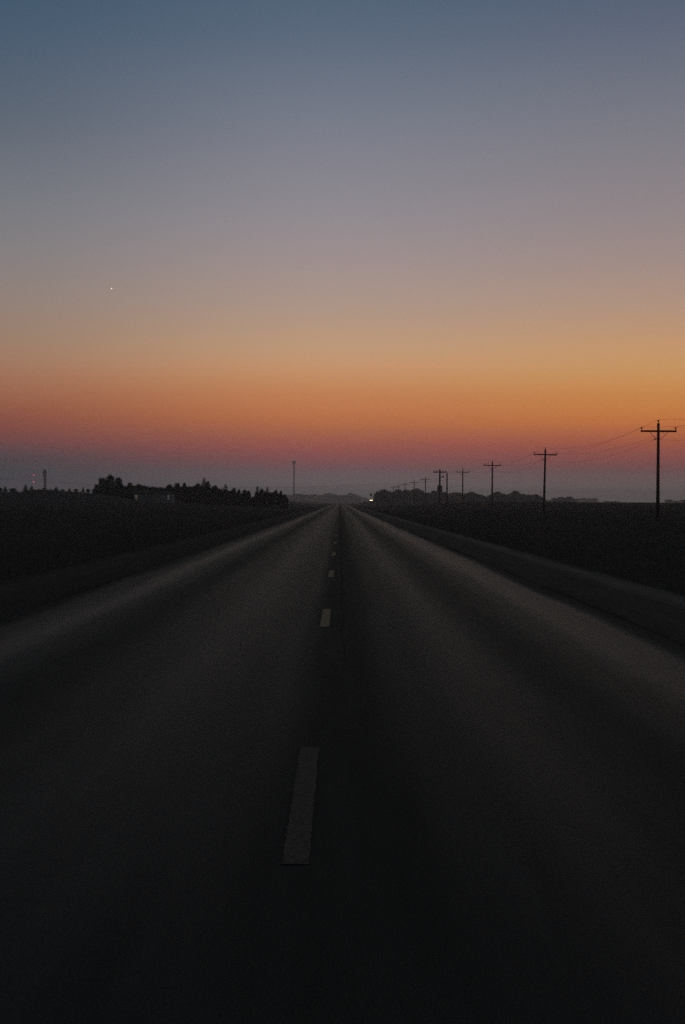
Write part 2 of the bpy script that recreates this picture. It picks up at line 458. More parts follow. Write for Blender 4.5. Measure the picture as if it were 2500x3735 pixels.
# ------------------------------------------------------------------ trees
def leaf_cloud(centres, radii, n, size, r, flat=1.0, weights=None):
    """n small quads spread through a set of clumps"""
    centres = np.array(centres); radii = np.array(radii)
    w = np.prod(radii, 1) ** 0.67; w = w / w.sum()
    k = r.choice(len(centres), n, p=w)
    d = r.normal(0, 1, (n, 3)); d /= np.linalg.norm(d, axis=1)[:, None]
    rad = r.random(n) ** 0.42
    p = centres[k] + d * rad[:, None] * radii[k]
    a = r.normal(0, 1, (n, 3)); a /= np.linalg.norm(a, axis=1)[:, None]
    b = np.cross(a, r.normal(0, 1, (n, 3))); b /= np.linalg.norm(b, axis=1)[:, None]
    s = size * r.uniform(0.6, 1.4, n)[:, None]
    v = np.empty((n * 4, 3))
    v[0::4] = p - a*s; v[1::4] = p + b*s*0.55; v[2::4] = p + a*s; v[3::4] = p - b*s*0.55
    f = np.arange(n * 4).reshape(n, 4)
    return v, f
def cloud_mesh(name, v, f, mat):
    me = bpy.data.meshes.new(name); me.from_pydata(v.tolist(), [], f.tolist()); me.materials.append(mat); me.update(); return me

def broad_tree(seed, columnar=False):
    """unit height tree, unit width crown"""
    r = np.random.default_rng(seed); C = []; Rr = []
    n = 26
    for i in range(n):
        t = i / (n - 1)
        z = 0.14 + 0.78 * t
        prof = math.sqrt(max(0.02, 1 - ((z - 0.50) / 0.47) ** 2)) if not columnar else min(1, 0.62 + 0.5 * t) * math.sqrt(max(0.02, 1 - max(0, (z - 0.62) / 0.36) ** 2))
        ang = i * 2.4 + r.uniform(-.4, .4); rr = 0.34 * prof * r.uniform(0.35, 1.0)
        C.append((rr * math.cos(ang), rr * math.sin(ang), z))
        q = 0.20 * (0.55 + 0.6 * prof) * r.uniform(0.75, 1.2)
        Rr.append((q, q, q * 0.62))
    for i in range(5):
        a = i * 1.257; C.append((.12 * math.cos(a), .12 * math.sin(a), .84)); Rr.append((.17, .17, .12))
    v, f = leaf_cloud(C, Rr, 4200, 0.026, r)
    top = v[:, 2].max(); v[:, 2] *= 1.0 / top
    crown = cloud_mesh('crown', v, f, M['leaf'])
    b = MB(); b.tube([(0, 0, -0.03), (0.01, 0, .3), (-0.01, .01, .6), (0, 0, .85)], [.035, .026, .016, .005], 7)
    for i in range(7):
        a = i * 2.4; z = .2 + .08 * i
        b.tube([(0, 0, z), (.14*math.cos(a), .14*math.sin(a), z+.08), (.28*math.cos(a), .28*math.sin(a), z+.18)], [.014, .008, .003], 5)
    tm = bpy.data.meshes.new('trunk'); tm.from_pydata(b.v, [], b.f); tm.materials.append(M['bark']); tm.update()
    return crown, tm
def spruce_tree(seed):
    r = np.random.default_rng(seed); C = []; Rr = []
    for i in range(34):
        z = 0.06 + 0.90 * (i / 33); w = 0.44 * (1 - z) ** 0.62 + 0.02
        for k in range(3):
            a = i * 1.7 + k * 2.1 + r.uniform(-.3, .3); q = w * r.uniform(.35, .75)
            C.append((q * math.cos(a), q * math.sin(a), z - 0.015)); Rr.append((w * .42 + .012, w * .42 + .012, 0.022 + w * .07))
    v, f = leaf_cloud(C, Rr, 3400, 0.020, r)
    v[:, 2] *= 1.0 / v[:, 2].max()
    crown = cloud_mesh('crown', v, f, M['needle'])
    b = MB(); b.tube([(0, 0, -0.03), (0, 0, .4), (0, 0, .99)], [.03, .018, .003], 7)
    for i in range(16):
        a = i * 2.4; z = .12 + .05 * i; w = .40 * (1 - z)
        b.tube([(0, 0, z), (w*math.cos(a), w*math.sin(a), z - .03)], [.007, .002], 4)
    tm = bpy.data.meshes.new('trunk'); tm.from_pydata(b.v, [], b.f); tm.materials.append(M['bark']); tm.update()
    return crown, tm
BROAD = [broad_tree(s) for s in (11, 12, 13, 14, 15)]
POPLAR = [broad_tree(s, True) for s in (21, 22, 23)]
SPRUCE = [spruce_tree(s) for s in (31, 32, 33)]
KINDS = {'b': (BROAD, 'leafy_tree', 'tree'), 'p': (POPLAR, 'poplar_tree', 'tree'), 's': (SPRUCE, 'spruce_tree', 'tree')}
tcount = [0]
def plant_tree(kind, px, py, Y, wpx, label, group, cat='tree'):
    meshes, name, _ = KINDS[kind]
    p = at(px, py, Y); base = gz(p.x, Y); h = p.z - base; w = wpx * (1.6 if kind == 's' else 1.3) * Y / F
    cm, tm = meshes[tcount[0] % len(meshes)]; tcount[0] += 1
    e = empty(name, (p.x, Y, base), (tcount[0] * 2.399) % 6.283)
    e.scale = (w, w, h)
    for nm, me in (('crown', cm), ('trunk', tm)):
        o = bpy.data.objects.new(nm, me); COL.objects.link(o); o.parent = e
    tag(e, label, cat, group)
    return e
def prof(points, x):
    xs_, ys_ = zip(*points); return float(np.interp(x, xs_, ys_))
ORD = ['first','second','third','fourth','fifth','sixth','seventh','eighth','ninth','tenth','eleventh','twelfth','thirteenth','fourteenth','fifteenth',
       'sixteenth','seventeenth','eighteenth','nineteenth','twentieth','twenty-first','twenty-second','twenty-third','twenty-fourth','twenty-fifth']

# --- left belt: named peaks (x, top y, kind, width in photo pixels, label)
tr = random.Random(3)
PEAKS = [
 (372, 1739, 'p', 34, 'tall dark tree at the left end of the near belt, left of the tallest clump'),
 (354, 1764, 'b', 22, 'low dark tree leaning on the left flank of the leftmost tall tree'),
 (404, 1727, 'p', 36, 'tallest dark tree of the clump at the left end of the belt'),
 (431, 1737, 'p', 32, 'tall tree forming the right shoulder of the clump with the tallest tree'),
 (390, 1746, 'b', 26, 'dark tree filling the notch just left of the tallest tree'),
 (442, 1758, 'b', 20, 'shorter tree closing the right edge of the tall left clump'),
 (474, 1757, 'b', 22, 'small tree just right of the tall left clump'),
 (507, 1761, 'b', 26, 'rounded tree above the warm gleaming end of the long shed'),
 (619, 1764, 'b', 28, 'broad tree above the pale right end of the long shed'),
 (647, 1757, 'p', 26, 'upright blunt topped tree right of the long shed'),
 (673, 1756, 'p', 18, 'narrow upright tree right of the blunt topped tree past the shed'),
 (722, 1759, 'b', 24, 'dark tree tucked against the left side of the tall pointed tree'),
 (745, 1741, 's', 36, 'tallest pointed tree in the middle of the belt'),
 (758, 1752, 'b', 22, 'shoulder tree on the right of the tallest pointed tree mid belt'),
 (785, 1767, 'b', 26, 'small tree in the first dip right of the tallest mid belt tree'),
 (823, 1765, 's', 32, 'pointed tree between the tallest mid belt tree and the belt gap'),
 (853, 1777, 'b', 22, 'squat tree right of the second tallest pointed tree'),
 (872, 1781, 'b', 17, 'little tree left of the square clump by the gap'),
 (893, 1784, 'b', 20, 'left tree of the square clump just left of the sky gap'),
 (907, 1787, 'b', 20, 'last tree before the narrow sky gap in the belt'),
 (940, 1772, 's', 28, 'pointed tree standing just right of the narrow sky gap'),
 (955, 1779, 'b', 18, 'small tree in the saddle right of the sky gap'),
 (976, 1773, 's', 24, 'second pointed tree right of the narrow sky gap'),
 (1007, 1785, 'b', 18, 'small tree near the right end of the belt'),
 (1025, 1787, 'b', 15, 'little square topped tree close to the right end of the belt'),
]
for i, (x, y, k, w, lb) in enumerate(PEAKS):
    plant_tree(k, x, y, 345 + (i * 37) % 22, w, lb, 'trees of the near dark belt')
LOW = [(345, 1778), (362, 1766), (440, 1768), (455, 1766), (485, 1765), (530, 1769), (545, 1773), (600, 1775), (640, 1770), (662, 1773), (690, 1768), (715, 1766),
       (770, 1775), (795, 1777), (808, 1784), (838, 1784), (862, 1791), (880, 1793), (912, 1797), (918, 1811), (926, 1811), (932, 1797), (960, 1788), (990, 1790), (1015, 1793), (1036, 1798), (1046, 1806)]
SPANS = [(340, 452, 'the tall left clump'), (452, 560, 'the left half of the long shed'), (560, 660, 'the right half of the long shed'),
         (660, 770, 'the tallest pointed tree'), (770, 918, 'the belt just left of the sky gap'), (924, 1048, 'the belt right of the sky gap')]
for a, b, where in SPANS:
    x = a + 6; c = 0; items = []
    while x < b - 3:
        items.append(x); x += tr.uniform(10, 13)
    for c, x in enumerate(items):
        w = tr.uniform(17, 25)
        if abs(x - 921) < 14: w = 10
        yt = prof(LOW, x) + tr.uniform(-1, 6)
        plant_tree('b', x, yt, 368 + tr.uniform(0, 25), w,
                   f'low tree, {ORD[c]} from left along {where}', 'low trees of the near dark belt')
# undergrowth closing the belt at its foot
def shrub_band(name, pts, Y0, Y1, n, size, mat, seed, base=-1.0):
    r = np.random.default_rng(seed)
    xp = r.uniform(pts[0][0], pts[-1][0], n); Y = r.uniform(Y0, Y1, n)
    top = np.interp(xp, [p[0] for p in pts], [p[1] for p in pts])
    P = np.empty((n, 3))
    dr = np.array([ray(a, b) for a, b in zip(xp, top)])
    s = Y / dr[:, 1]; P[:, 0] = dr[:, 0] * s; P[:, 1] = Y; zt = EYE + dr[:, 2] * s
    zb = ground_z(P[:, 0], Y)
    lump = 0.80 + 0.20 * np.sin(P[:, 0] * 1.1 * 350 / Y0 + np.sin(P[:, 0] * .37) * 2)
    P[:, 2] = zb + (zt - zb) * lump * r.random(n) ** 0.8
    a = r.normal(0, 1, (n, 3)); a /= np.linalg.norm(a, axis=1)[:, None]
    b = np.cross(a, r.normal(0, 1, (n, 3))); b /= np.linalg.norm(b, axis=1)[:, None]
    sz = size * r.uniform(.6, 1.4, n)[:, None]
    v = np.empty((n * 4, 3)); v[0::4] = P - a*sz; v[1::4] = P + b*sz*.6; v[2::4] = P + a*sz; v[3::4] = P - b*sz*.6
    me = cloud_mesh(name, v, np.arange(n * 4).reshape(n, 4), mat)
    o = bpy.data.objects.new(name, me); COL.objects.link(o); tag(o, kind='stuff'); return o
shrub_band('undergrowth', [(340, 1790), (352, 1778), (450, 1772), (480, 1772), (535, 1775), (600, 1778), (760, 1772), (800, 1784), (900, 1795), (912, 1806), (918, 1812), (926, 1812), (932, 1800), (1000, 1795), (1036, 1803), (1052, 1820)], 366, 392, 46000, 0.22, M['leaf'], 7)

# --- small trees on the left mound
MOUND = [(20, 1772, 's', 13, 'small pointed tree on the mound near the left edge of the photo'),
 (-1, 1778, 'b', 16, 'dark tree cut by the left edge of the photo on the mound'),
 (48, 1780, 'b', 24, 'round bush on the mound between the two leftmost small trees'),
 (94, 1766, 's', 14, 'sharp pointed small tree left of the red beacons on the mound'),
 (116, 1770, 's', 12, 'small pointed tree directly below the red beacons'),
 (206, 1775, 's', 11, 'small pointed tree right of the thick grey tower'),
 (229, 1784, 'b', 9, 'tiny bush on the mound right of the tree beside the tower'),
 (254, 1781, 's', 9, 'tiny pointed tree halfway between thick tower and tall clump'),
 (278, 1783, 'b', 12, 'low bush on the mound left of the little spiky tree'),
 (304, 1775, 's', 8, 'little spiky tree nearest the left foot of the tall clump'),
 (322, 1782, 'b', 12, 'low bush at the left foot of the tall clump'),
 (162, 1779, 'b', 10, 'small bush at the foot of the thick grey tower')]
for x, y, k, w, lb in MOUND:
    plant_tree(k, x, y, 333, w * 1.3, lb, 'small trees on the mound')

# --- right wood, hazier
WR = [(1362, 1806), (1366, 1797), (1380, 1788), (1400, 1783), (1415, 1786), (1430, 1791), (1442, 1790), (1453, 1784), (1466, 1790), (1481, 1785), (1495, 1790), (1505, 1784), (1520, 1780),
      (1535, 1782), (1546, 1791), (1560, 1793), (1572, 1795), (1585, 1789), (1598, 1795), (1620, 1791), (1632, 1795), (1650, 1793), (1675, 1793), (1686, 1800), (1705, 1796), (1721, 1793), (1738, 1796), (1756, 1801),
      (1775, 1807), (1790, 1804), (1802, 1793), (1816, 1792), (1830, 1796), (1845, 1801), (1860, 1796), (1880, 1789), (1895, 1795), (1915, 1800), (1935, 1801), (1958, 1800), (1972, 1808), (1988, 1817), (1998, 1828)]
HUMPS = {1400: 'big rounded tree at the left end of the right hand wood, beside the headlight', 1453: 'small domed tree under the far pair of power poles',
         1481: 'domed tree below the third of the tiny distant power poles', 1520: 'highest rounded tree of the right wood, left of the transformer pole',
         1585: 'small domed tree just left of the pole with transformers', 1816: 'rounded tree just right of the third power pole',
         1721: 'broad domed tree between the third and fourth nearest power poles', 1880: 'peaked tree left of the second nearest power pole'}
for x, lb in HUMPS.items():
    plant_tree('b', x, prof(WR, x) - 1, 900 + (x * 7) % 60, 34, lb, 'trees of the right hand wood')
RS = [(1364, 1500, 'between headlights and highest rounded tree'), (1500, 1640, 'between highest rounded tree and bare pole'),
      (1640, 1790, 'between bare pole and third nearest pole'), (1790, 1996, 'between third and second nearest poles')]
for a, b, where in RS:
    x = a + 5; items = []
    while x < b - 2:
        items.append(x); x += tr.uniform(9, 12)
    for c, x in enumerate(items):
        w = tr.uniform(18, 27)
        if x < 1376 or x > 1980: w = 14
        plant_tree('b', x, prof(WR, x) + tr.uniform(0, 4), 930 + tr.uniform(0, 70), w,
                   f'hazy tree, {ORD[c]} from left, {where}', 'lower trees of the right hand wood')
shrub_band('undergrowth', [(1364, 1800), (1500, 1797), (1780, 1810), (1960, 1808), (1996, 1828)], 960, 1010, 20000, 0.5, M['leaf'], 8)
# --- clumps further right
for x, y, Y, w, lb in [
 (2022, 1815, 1250, 24, 'left bush of the dark clump right of the second nearest pole'),
 (2046, 1811, 1260, 30, 'middle bush of the dark clump right of the second nearest pole'),
 (2077, 1810, 1250, 30, 'highest right bush of the dark clump right of the second nearest pole'),
 (2094, 1817, 1270, 18, 'low bush ending the dark clump right of the second nearest pole'),
 (2036, 1817, 1275, 30, 'low bush filling behind the left of the dark clump'),
 (2062, 1816, 1275, 30, 'low bush filling behind the right of the dark clump'),
 (2003, 1823, 2300, 26, 'faint low tree in the gap between wood and dark clump'),
 (2112, 1817, 2700, 24, 'faint hazy tree just right of the dark clump'),
 (2130, 1815, 2700, 26, 'second faint hazy tree right of the dark clump'),
 (2150, 1817, 2750, 26, 'third faint hazy tree right of the dark clump'),
 (2170, 1816, 2700, 28, 'last faint hazy tree right of the dark clump'),
 (2215, 1826, 3000, 34, 'barely visible low tree between clump and nearest pole'),
 (2245, 1827, 3000, 34, 'barely visible low tree nearer the nearest pole'),
 (2432, 1821, 1700, 16, 'hazy tree just right of the nearest power pole'),
 (2446, 1821, 1700, 18, 'second hazy tree right of the nearest power pole'),
 (2466, 1826, 1700, 26, 'low hazy tree between nearest pole and right photo edge'),
 (2490, 1822, 1700, 28, 'hazy tree close to the right edge of the photo'),
 (2512, 1818, 1700, 28, 'hazy tree cut by the right edge of the photo')]:
    plant_tree('b', x, y, Y, w, lb, 'hazy trees far to the right')
# --- blue wood at the end of the road
WF = [(1040, 1802), (1060, 1802), (1075, 1799), (1095, 1799), (1115, 1803), (1130, 1801), (1145, 1800), (1160, 1805), (1175, 1803), (1190, 1798), (1205, 1796), (1220, 1801), (1235, 1804), (1250, 1804), (1265, 1802),
      (1275, 1797), (1285, 1796), (1295, 1801), (1310, 1805), (1318, 1812), (1326, 1809), (1335, 1811), (1345, 1817), (1356, 1824)]
r = np.random.default_rng(44); C = []; Rr = []
for x in np.arange(1036, 1356, 5.0):
    Y = 2550 + r.uniform(-60, 60) if x < 1313 else 3300
    tp = prof(WF, x)
    p = at(x, tp + r.uniform(0, 2.5), Y); rad = 7 * Y / F * r.uniform(.8, 1.3)
    z = p.z - rad * .8
    while z > -1:
        C.append((p.x + r.uniform(-2, 2), Y + r.uniform(-8, 8), z)); Rr.append((rad, rad, rad * .8)); z -= rad * 0.9
v, f = leaf_cloud(C, Rr, 42000, 0.55, r)
me = cloud_mesh('far_woods', v, f, M['leaf']); o = bpy.data.objects.new('far_woods', me); COL.objects.link(o); tag(o, kind='stuff')

# ------------------------------------------------------------------ power line
def make_pole(top=8.8, arm=8.07, half=1.52, thick=1.0):
    e = empty('power_pole', (0, 0, 0))
    MB().tube([(0, 0, -0.6), (0, 0, 3), (0, 0, top)], [.175*thick, .155*thick, .118*thick], 12).build('shaft', M['wood'], e, True)
    MB().box((0, -0.13*thick, arm), (half * 2 + .16, 0.11, 0.165)).build('crossarm', M['wood'], e)
    for s in (-1, 1):
        MB().tube([(s * .82, -.14*thick, arm - .05), (s * .42, -.15*thick, arm - .50), (s * .05, -.13*thick, arm - .78)], .022, 6).build('brace', M['steel'], e)
    def ins(x, y, z, h=.24):
        i = MB(); i.tube([(x, y, z), (x, y, z + h * .4)], .018, 6)
        i.tube([(x, y, z+h*.35), (x, y, z+h*.42), (x, y, z+h*.58), (x, y, z+h*.6), (x, y, z+h*.85), (x, y, z+h)], [.03, .085, .06, .075, .055, .03], 8)
        i.build('insulator', M['porcelain'], e, True)
    ins(-half, -.13*thick, arm + .06, .28); ins(half, -.13*thick, arm + .06, .28); ins(0, 0, top - .02, .30)
    nb = MB(); nb.tube([(-.08, -.05, arm - .62), (-.34, -.05, arm - .72)], .022, 6)
    nb.tube([(-.40, -.05, arm - .78), (-.34, -.05, arm - .72), (-.28, -.05, arm - .66)], [.05, .06, .05], 7)
    nb.build('neutral_bracket', M['steel'], e, True)
    return e
pole0 = make_pole()
PX = 28.4
slots = []
names = {0: 'power pole standing nearer than the first visible one, right of the frame',
 1: 'nearest and largest wooden power pole at the right of the photo',
 2: 'second nearest wooden power pole, left of the largest one',
 3: 'third nearest wooden power pole, third counted from the right edge',
 4: 'wooden crossarm pole just right of the bare pole without crossarm',
 6: 'small crossarm pole just left of the pole with transformers',
 7: 'second small pole left of the pole with transformers',
 8: 'third small pole left of the pole with transformers, above the wood',
 9: 'fourth small faint pole left of the pole with transformers',
 10: 'faintest and farthest power pole at the left end of the line'}
rz = {0: 0, 1: 0, 2: R(-2), 3: R(1), 4: R(2), 6: 0, 7: R(3), 8: R(-2), 9: 0, 10: 0}
attach = []
first = True
for k in range(0, 11):
    Y = 135.7 + 75.0 * (k - 1)
    px_k = PX + {2: -.12, 3: .2, 4: .7, 6: .25, 7: .17, 8: -.2, 9: -.25}.get(k, 0.0)
    b = gz(px_k, Y) + (0.05 * k - 0.05 if k > 0 else 0)
    lift = max(0.0, b)
    if k == 5:
        attach.append((PX, Y, None)); continue
    o = pole0 if first else copy_tree(pole0)
    first = False
    o.location = (px_k, Y, b); o.rotation_euler = (0, 0, rz[k])
    if k == 2: o.rotation_euler[1] = R(1.0)
    tag(o, names[k], 'utility pole', 'power poles along the right side of the road')
    attach.append((px_k, Y, b))

# pole with transformers (fifth slot) and the bare pole beside it
Y5 = 435.7
p5 = at(1605, 1722, Y5); b5 = gz(p5.x, Y5)
e = empty('transformer_pole', (p5.x, Y5, b5))
tag(e, 'thick pole with a crossarm and a bank of transformers half way up', 'utility pole')
A5 = p5.z - b5; T5 = A5 + .62
MB().tube([(0, 0, -.6), (0, 0, 4), (0, 0, T5)], [.30, .27, .22], 12).build('shaft', M['wood'], e, True)
for dy in (-.22, .22):
    MB().box((0, dy, A5), (3.6, .14, .32)).build('crossarm', M['wood'], e)
def ins5(x, z, y=-.22):
    MB().tube([(x, y, z), (x, y, z+.12), (x, y, z+.14), (x, y, z+.34), (x, y, z+.38)], [.03, .04, .10, .07, .03], 8).build('insulator', M['porcelain'], e, True)
for x in (-1.75, -.9, .9, 1.75): ins5(x, A5 + .12)
ins5(0, T5, 0)
c = MB(); c.tube([(.1, 0, A5 - 1.55), (1.15, -.1, A5 - 1.35)], .07, 6); c.box((1.0, -.1, A5 - 1.32), (.42, .30, .42)); c.box((.65, -.1, A5 - 1.2), (.5, .14, .16))
c.build('cutout_switch', M['can'], e)
c = MB()
for s in (-.20, .20): c.tube([(s, -.12, -.1), (s, -.12, 5.2)], .07, 8)
c.build('riser_pipe', M['steel'], e, True)
zb = at(1605, 1796, Y5).z - b5; zt = at(1605, 1770, Y5).z - b5
for x, y in ((-.44, -.18), (.44, -.18), (0, -.62)):
    t_ = MB(); t_.tube([(x, y, zb), (x, y, zb + .04), (x, y, zt - .25), (x, y, zt - .18), (x, y, zt - .1)], [.26, .30, .30, .27, .10], 14)
    t_.build('transformer', M['can'], e, True)
    bb = MB(); bb.tube([(x, y, zt - .12), (x, y, zt - .02), (x, y, zt + .14), (x, y, zt + .18)], [.05, .08, .05, .02], 8); bb.build('bushing', M['porcelain'], e, True)
MB().box((0, -.2, zb + .5), (1.1, .08, .12)).build('mounting_bracket', M['steel'], e)
pb = at(1631.5, 1723, Y5 + 2); bb_ = gz(pb.x, Y5 + 2)
e2 = empty('guy_pole', (pb.x, Y5 + 2, bb_))
tag(e2, 'bare slim pole without crossarm just right of the transformer pole', 'utility pole')
MB().tube([(0, 0, -.6), (0, 0, 4), (0, 0, pb.z - bb_)], [.24, .21, .17], 12).build('shaft', M['wood'], e2, True)
MB().tube([(-.1, 0, pb.z-bb_-.1), (-.55, 0, pb.z-bb_+.15), (-1.0, 0, pb.z - bb_ + .25)], [.05, .04, .03], 6).build('outreach_arm', M['steel'], e2)
c = MB(); c.tube([(0, -.2, pb.z - bb_ - 2.9), (0, -.34, pb.z - bb_ - 2.9)], [.05, .08], 8); c.tube([(.12, -.16, 0), (.12, -.16, 4)], .04, 6); c.build('clamp', M['steel'], e2)

def wire(name, pts, sags, label, group, rad=.0078, rods=True, n=26):
    v = MB(); P = []; Rd = []
    for i in range(len(pts) - 1):
        a, b = Vector(pts[i]), Vector(pts[i + 1]); L = (b - a).length
        ts = [0, .8 / L, 1.1 / L] + [k / n for k in range(1, n)] + [1 - 1.1 / L, 1 - .8 / L] + ([1] if i == len(pts) - 2 else [])
        for t in sorted(ts):
            p = a.lerp(b, t); p.z -= 4 * sags[i] * t * (1 - t)
            P.append(p); Rd.append(rad * 2.2 if rods and (t * L < .9 or (1 - t) * L < .9) else rad)
    v.tube(P, Rd, 5)
    o = v.build(name, M['conductor'], None, True)
    tag(o, label, 'wire', group)
    return o
def line(dx, dz, dz5, dx5, label, sag=1.05):
    pts = []
    for (x, y, b) in attach:
        if b is None: pts.append((p5.x + dx5, y, b5 + dz5))
        else: pts.append((x + dx, y - (.13 if abs(dx) > 1 else 0), b + dz))
    wire('power_wire', pts, [sag] * 12, label, 'wires of the power line beside the road')
line(-1.52, 8.44, A5 + .5, -1.75, 'power wire strung on the left crossarm ends beside the road')
line(1.52, 8.44, A5 + .5, 1.75, 'power wire strung on the right crossarm ends beside the road')
line(0, 9.09, T5 + .38, 0, 'power wire strung on top of the poles beside the road')
line(-.36, 7.34, A5 - 1.0, -.3, 'lowest neutral wire bracketed left of the pole shafts')
# service wire crossing the road far away, to a pole left of the frame
pl = at(-90, 1738, 445); bl = gz(pl.x, 445)
o = copy_tree(pole0); o.location = (pl.x, 445, bl); o.rotation_euler = (0, 0, R(84)); o.scale = (1, 1, (pl.z - bl) / 8.07)
tag(o, 'power pole on the left of the road carrying the crossing wire', 'utility pole', 'power poles along the right side of the road')
wire('service_wire', [(pb.x, Y5 + 2, pb.z - 2.3), (pl.x, 445, pl.z)], [2.7], 'long sagging wire crossing the road far away above the trees', 'wires crossing the road', .020, False, 60)

# ------------------------------------------------------------------ towers
# thick grey tower, left
Yt = 1500
t0 = at(165, 1712, Yt); px_ = Yt / F
e = empty('elevator_tower', (t0.x, Yt, gz(t0.x, Yt)))
bz = gz(t0.x, Yt); H = t0.z - bz
tag(e, 'thick grey tower with a wider head rising behind the mound on the left', 'tower')
zh0 = at(165, 1738, Yt).z - bz; zh1 = at(165, 1724, Yt).z - bz
MB().tube([(0, 0, 0), (0, 0, zh0 * .5), (0, 0, zh0)], [4.9*px_, 4.6*px_, 4.5*px_], 16).build('column', M['tower'], e, True)
MB().box((-.3, 0, (zh0 + zh1) / 2), (12 * px_, 9 * px_, zh1 - zh0)).build('head_house', M['tower'], e)
MB().box((-.3, 0, zh1 + .15), (16 * px_, 11 * px_, .5)).build('platform', M['steel'], e)
c = MB()
for i in range(9):
    x = -.3 + (i - 4) * 2 * px_
    for y in (-5.4*px_, 5.4*px_): c.tube([(x, y, zh1 + .3), (x, y, zh1 + 1.5)], .06, 5)
for y in (-5.4*px_, 5.4*px_): c.tube([(-.3 - 8*px_, y, zh1 + 1.5), (-.3 + 8*px_, y, zh1 + 1.5)], .07, 5)
c.build('railing', M['steel'], e)
MB().box((-.4, 0, (zh1 + .4 + H) / 2), (8.5 * px_, 6 * px_, H - zh1 - .4)).build('penthouse', M['tower'], e)
c = MB()
for s in (-.4, .4): c.tube([(s + 5.2*px_, -.2, 0), (s + 5.2*px_, -.2, zh0)], .06, 5)
c.build('ladder', M['steel'], e)

# water tower with funnel top, centre
Yt = 2900; px_ = Yt / F
t0 = at(1073.5, 1682, Yt)
e = empty('water_tower', (t0.x, Yt, -.05)); H = t0.z + .05
tag(e, 'tall hazy slender tower with a funnel shaped top left of the road', 'tower')
c0 = at(1073.5, 1696, Yt).z + .05
MB().tube([(0, 0, -.5), (0, 0, 6), (0, 0, c0)], [4.2*px_, 2.6*px_, 2.5*px_], 20).build('stem', M['tank'], e, True)
MB().tube([(0, 0, c0), (0, 0, c0 + 3*px_), (0, 0, H - 5*px_), (0, 0, H - 1.2*px_), (0, 0, H - .3*px_), (0, 0, H)], [2.5*px_, 3.0*px_, 6.0*px_, 7.1*px_, 6.9*px_, 5*px_], 24).build('tank', M['tank'], e, True)
c = MB()
for i in range(16):
    a = i * math.pi / 8; c.tube([(5*px_*math.cos(a), 5*px_*math.sin(a), H - .1), (5*px_*math.cos(a), 5*px_*math.sin(a), H + 1.1)], .05, 5)
c.build('railing', M['steel'], e)

# guyed mast with red beacons, far left
Yt = 2400; px_ = Yt / F
t0 = at(124.5, 1705, Yt); bz = gz(t0.x, Yt)
e = empty('radio_mast', (t0.x, Yt, bz)); H = t0.z - bz
tag(e, 'barely visible thin mast carrying red beacons left of the thick tower', 'mast')
c = MB()
for a in (0, 2.094, 4.189): c.tube([(.35*math.cos(a), .35*math.sin(a), 0), (.35*math.cos(a), .35*math.sin(a), H)], .03, 4)
z = 0
while z < H - 2:
    for i in range(3):
        a, b = i * 2.094, (i + 1) * 2.094
        c.tube([(.35*math.cos(a), .35*math.sin(a), z), (.35*math.cos(b), .35*math.sin(b), z + 2)], .018, 4, False)
    z += 2
c.build('lattice', M['mast'], e)
for yy_, r_ in ((1705, .45), (1732.5, .85), (1757, .95)):
    z = at(124.5, yy_, Yt).z - bz
    c = MB(); c.tube([(-.3, -.5, z - r_), (-.3, -.5, z - r_*.6), (-.3, -.5, z + r_*.6), (-.3, -.5, z + r_)], [r_*.6, r_, r_, r_*.5], 12)
    c.build('beacon', M['beacon'], e, True)

# ------------------------------------------------------------------ long shed
Ys = 338.0
a_ = at(489, 1829, Ys); b_ = at(628, 1829, Ys)
W = b_.x - a_.x; gx = (a_.x + b_.x) / 2
sb = gz(gx, Ys); 
e = empty('long_shed', (gx, Ys, sb)); tag(e, 'long low shed with painted sky gleam at each end below the left trees', 'shed')
wt = at(560, 1800, Ys).z - sb
MB().box((0, 3, wt / 2 - .1), (W, 6, wt + .2)).build('wall', M['barn'], e)
v = [(-W/2-.2, -.3, wt+.01), (W/2+.2, -.3, wt+.01), (W/2+.2, 6.3, wt+.01), (-W/2-.2, 6.3, wt+.01), (-W/2-.2, 3, wt+.65), (W/2+.2, 3, wt+.65)]
mesh_obj('roof', v, [(0,1,5,4), (2,3,4,5), (0,4,3), (1,2,5), (0,3,2,1)], M['roof'], e)
def opening(px0, px1, py0, py1, m, nm):  # framed glowing panels imitate sky gleam on the shed wall
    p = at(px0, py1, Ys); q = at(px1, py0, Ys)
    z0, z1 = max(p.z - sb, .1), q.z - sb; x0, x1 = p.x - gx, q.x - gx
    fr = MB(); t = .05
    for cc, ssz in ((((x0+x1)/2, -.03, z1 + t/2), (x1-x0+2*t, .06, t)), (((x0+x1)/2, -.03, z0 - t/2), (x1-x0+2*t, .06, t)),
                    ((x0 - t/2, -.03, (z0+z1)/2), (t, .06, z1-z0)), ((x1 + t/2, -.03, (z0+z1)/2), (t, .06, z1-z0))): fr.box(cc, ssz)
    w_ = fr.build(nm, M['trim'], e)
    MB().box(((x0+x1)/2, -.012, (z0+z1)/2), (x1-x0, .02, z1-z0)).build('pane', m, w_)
opening(493, 502, 1805, 1816, M['warm_gleam'], 'gleam_frame')
opening(495, 504, 1818, 1828, M['cool_gleam'], 'gleam_frame')
opening(611, 619, 1804, 1823, M['cool_gleam'], 'tall_gleam_frame')

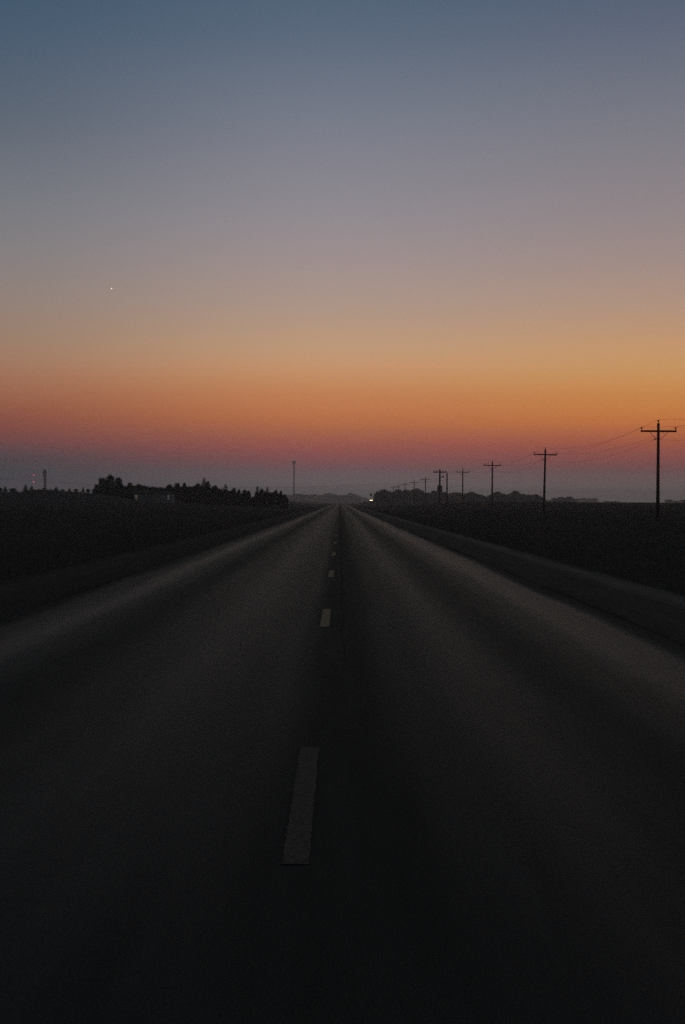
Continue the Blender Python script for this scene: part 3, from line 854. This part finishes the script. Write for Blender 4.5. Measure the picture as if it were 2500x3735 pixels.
# ------------------------------------------------------------------ oncoming car and road sign
Yc = 880.0
pc = at(1354, 1824.5, Yc)
cz = pc.z - 0.72
e = empty('car', (pc.x, Yc, cz), 0)
tag(e, 'oncoming car with bright merged headlights far away right of the road', 'car')
prof_ = [(-.0, .32), (.0, .78), (.25, .88), (1.25, 1.0), (1.95, 1.48), (3.5, 1.52), (4.3, 1.02), (4.55, .95), (4.6, .35)]
def extr(pr, w0, name, mat, parent, inset=0):
    v = []; f = []; n_ = len(pr)
    for s in (-1, 1):
        for (y, z) in pr:
            w_ = w0 * (1 - .18 * max(0, z - .95) / .55)
            v.append((s * w_, y, z))
    f.append(tuple(range(n_))); f.append(tuple(range(2*n_-1, n_-1, -1)))
    for i in range(n_):
        j = (i + 1) % n_; f.append((i, j, n_ + j, n_ + i)[::-1])
    return mesh_obj(name, v, f, mat, parent)
body = extr(prof_, .92, 'body', M['car'], e)
v = [(-.80, 1.27, 1.03), (.80, 1.27, 1.03), (.70, 1.90, 1.455), (-.70, 1.90, 1.455)]
v = [(x, y - .015, z + .02) for x, y, z in v]
mesh_obj('windscreen', v, [(0, 1, 2, 3)], M['carglass'], e)
for s in (-1, 1):
    for y in (.85, 3.75):
        w_ = MB().tube([(s * .72, y, .33), (s * .94, y, .33)], .33, 18).build('wheel', M['rubber'], e)
        MB().tube([(s * .935, y, .33), (s * .95, y, .33)], .2, 12).build('rim', M['steel'], w_)
    MB().tube([(s * .50, -.02, .72), (s * .50, -.07, .72), (s * .50, -.10, .72)], [.20, .20, .15], 14).build('headlight', M['headlight'], e)
MB().box((0, -.04, .42), (1.7, .10, .2)).build('bumper', M['car'], e)
# raised gravel lane the car stands on
v = []; f = []
for j, y in enumerate((Yc - 40, Yc - 10, Yc + 40, Yc + 120)):
    for i, x in enumerate((-6, -2.2, 2.2, 6)):
        v.append((pc.x + x, y, (cz - .01 if abs(x) < 3 and y > Yc - 20 else gz(pc.x + x, y) - .15)))
for j in range(3):
    for i in range(3): f.append((j*4+i, j*4+i+1, (j+1)*4+i+1, (j+1)*4+i))
tag(mesh_obj('side_lane', v, f, M['soil']), kind='structure')
# sign left-above of the headlights
Yg = 420
pg = at(1354, 1797, Yg); bg_ = gz(pg.x, Yg)
e = empty('road_sign', (pg.x, Yg, bg_)); tag(e, 'small dark road sign on a post above the oncoming headlights', 'sign')
MB().tube([(0, 0, -.3), (0, 0, pg.z - bg_)], .05, 8).build('post', M['steel'], e)
MB().box((-.02, -.09, pg.z - bg_ - .55), (.60, .03, .60)).build('panel', M['can'], e)

# ------------------------------------------------------------------ evening star, far outside the haze
ps = at(408, 1052, 16000)
bm = bmesh.new(); bmesh.ops.create_icosphere(bm, subdivisions=2, radius=6.0)
me = bpy.data.meshes.new('evening_star'); bm.to_mesh(me); bm.free(); me.materials.append(M['star'])
o = bpy.data.objects.new('evening_star', me); COL.objects.link(o); o.location = ps
tag(o, 'single bright white evening star in the left of the sky', 'star')

# ------------------------------------------------------------------ haze
c = MB(); c.box((0, 0, (HAZE_TOP - 1.6) / 2), (24400, 24400, HAZE_TOP + 1.6))
hm = bpy.data.materials.new('haze'); hm.use_nodes = True
n, l = hm.node_tree.nodes, hm.node_tree.links
n.remove(n['Principled BSDF'])
pv = n.new('ShaderNodeVolumePrincipled'); pv.inputs['Color'].default_value = (0.88, 0.96, 1.0, 1)
pv.inputs['Density'].default_value = HAZE_DENSITY; pv.inputs['Anisotropy'].default_value = 0.7
l.new(pv.outputs[0], n['Material Output'].inputs['Volume'])
hz = c.build('haze', hm); tag(hz, kind='stuff')
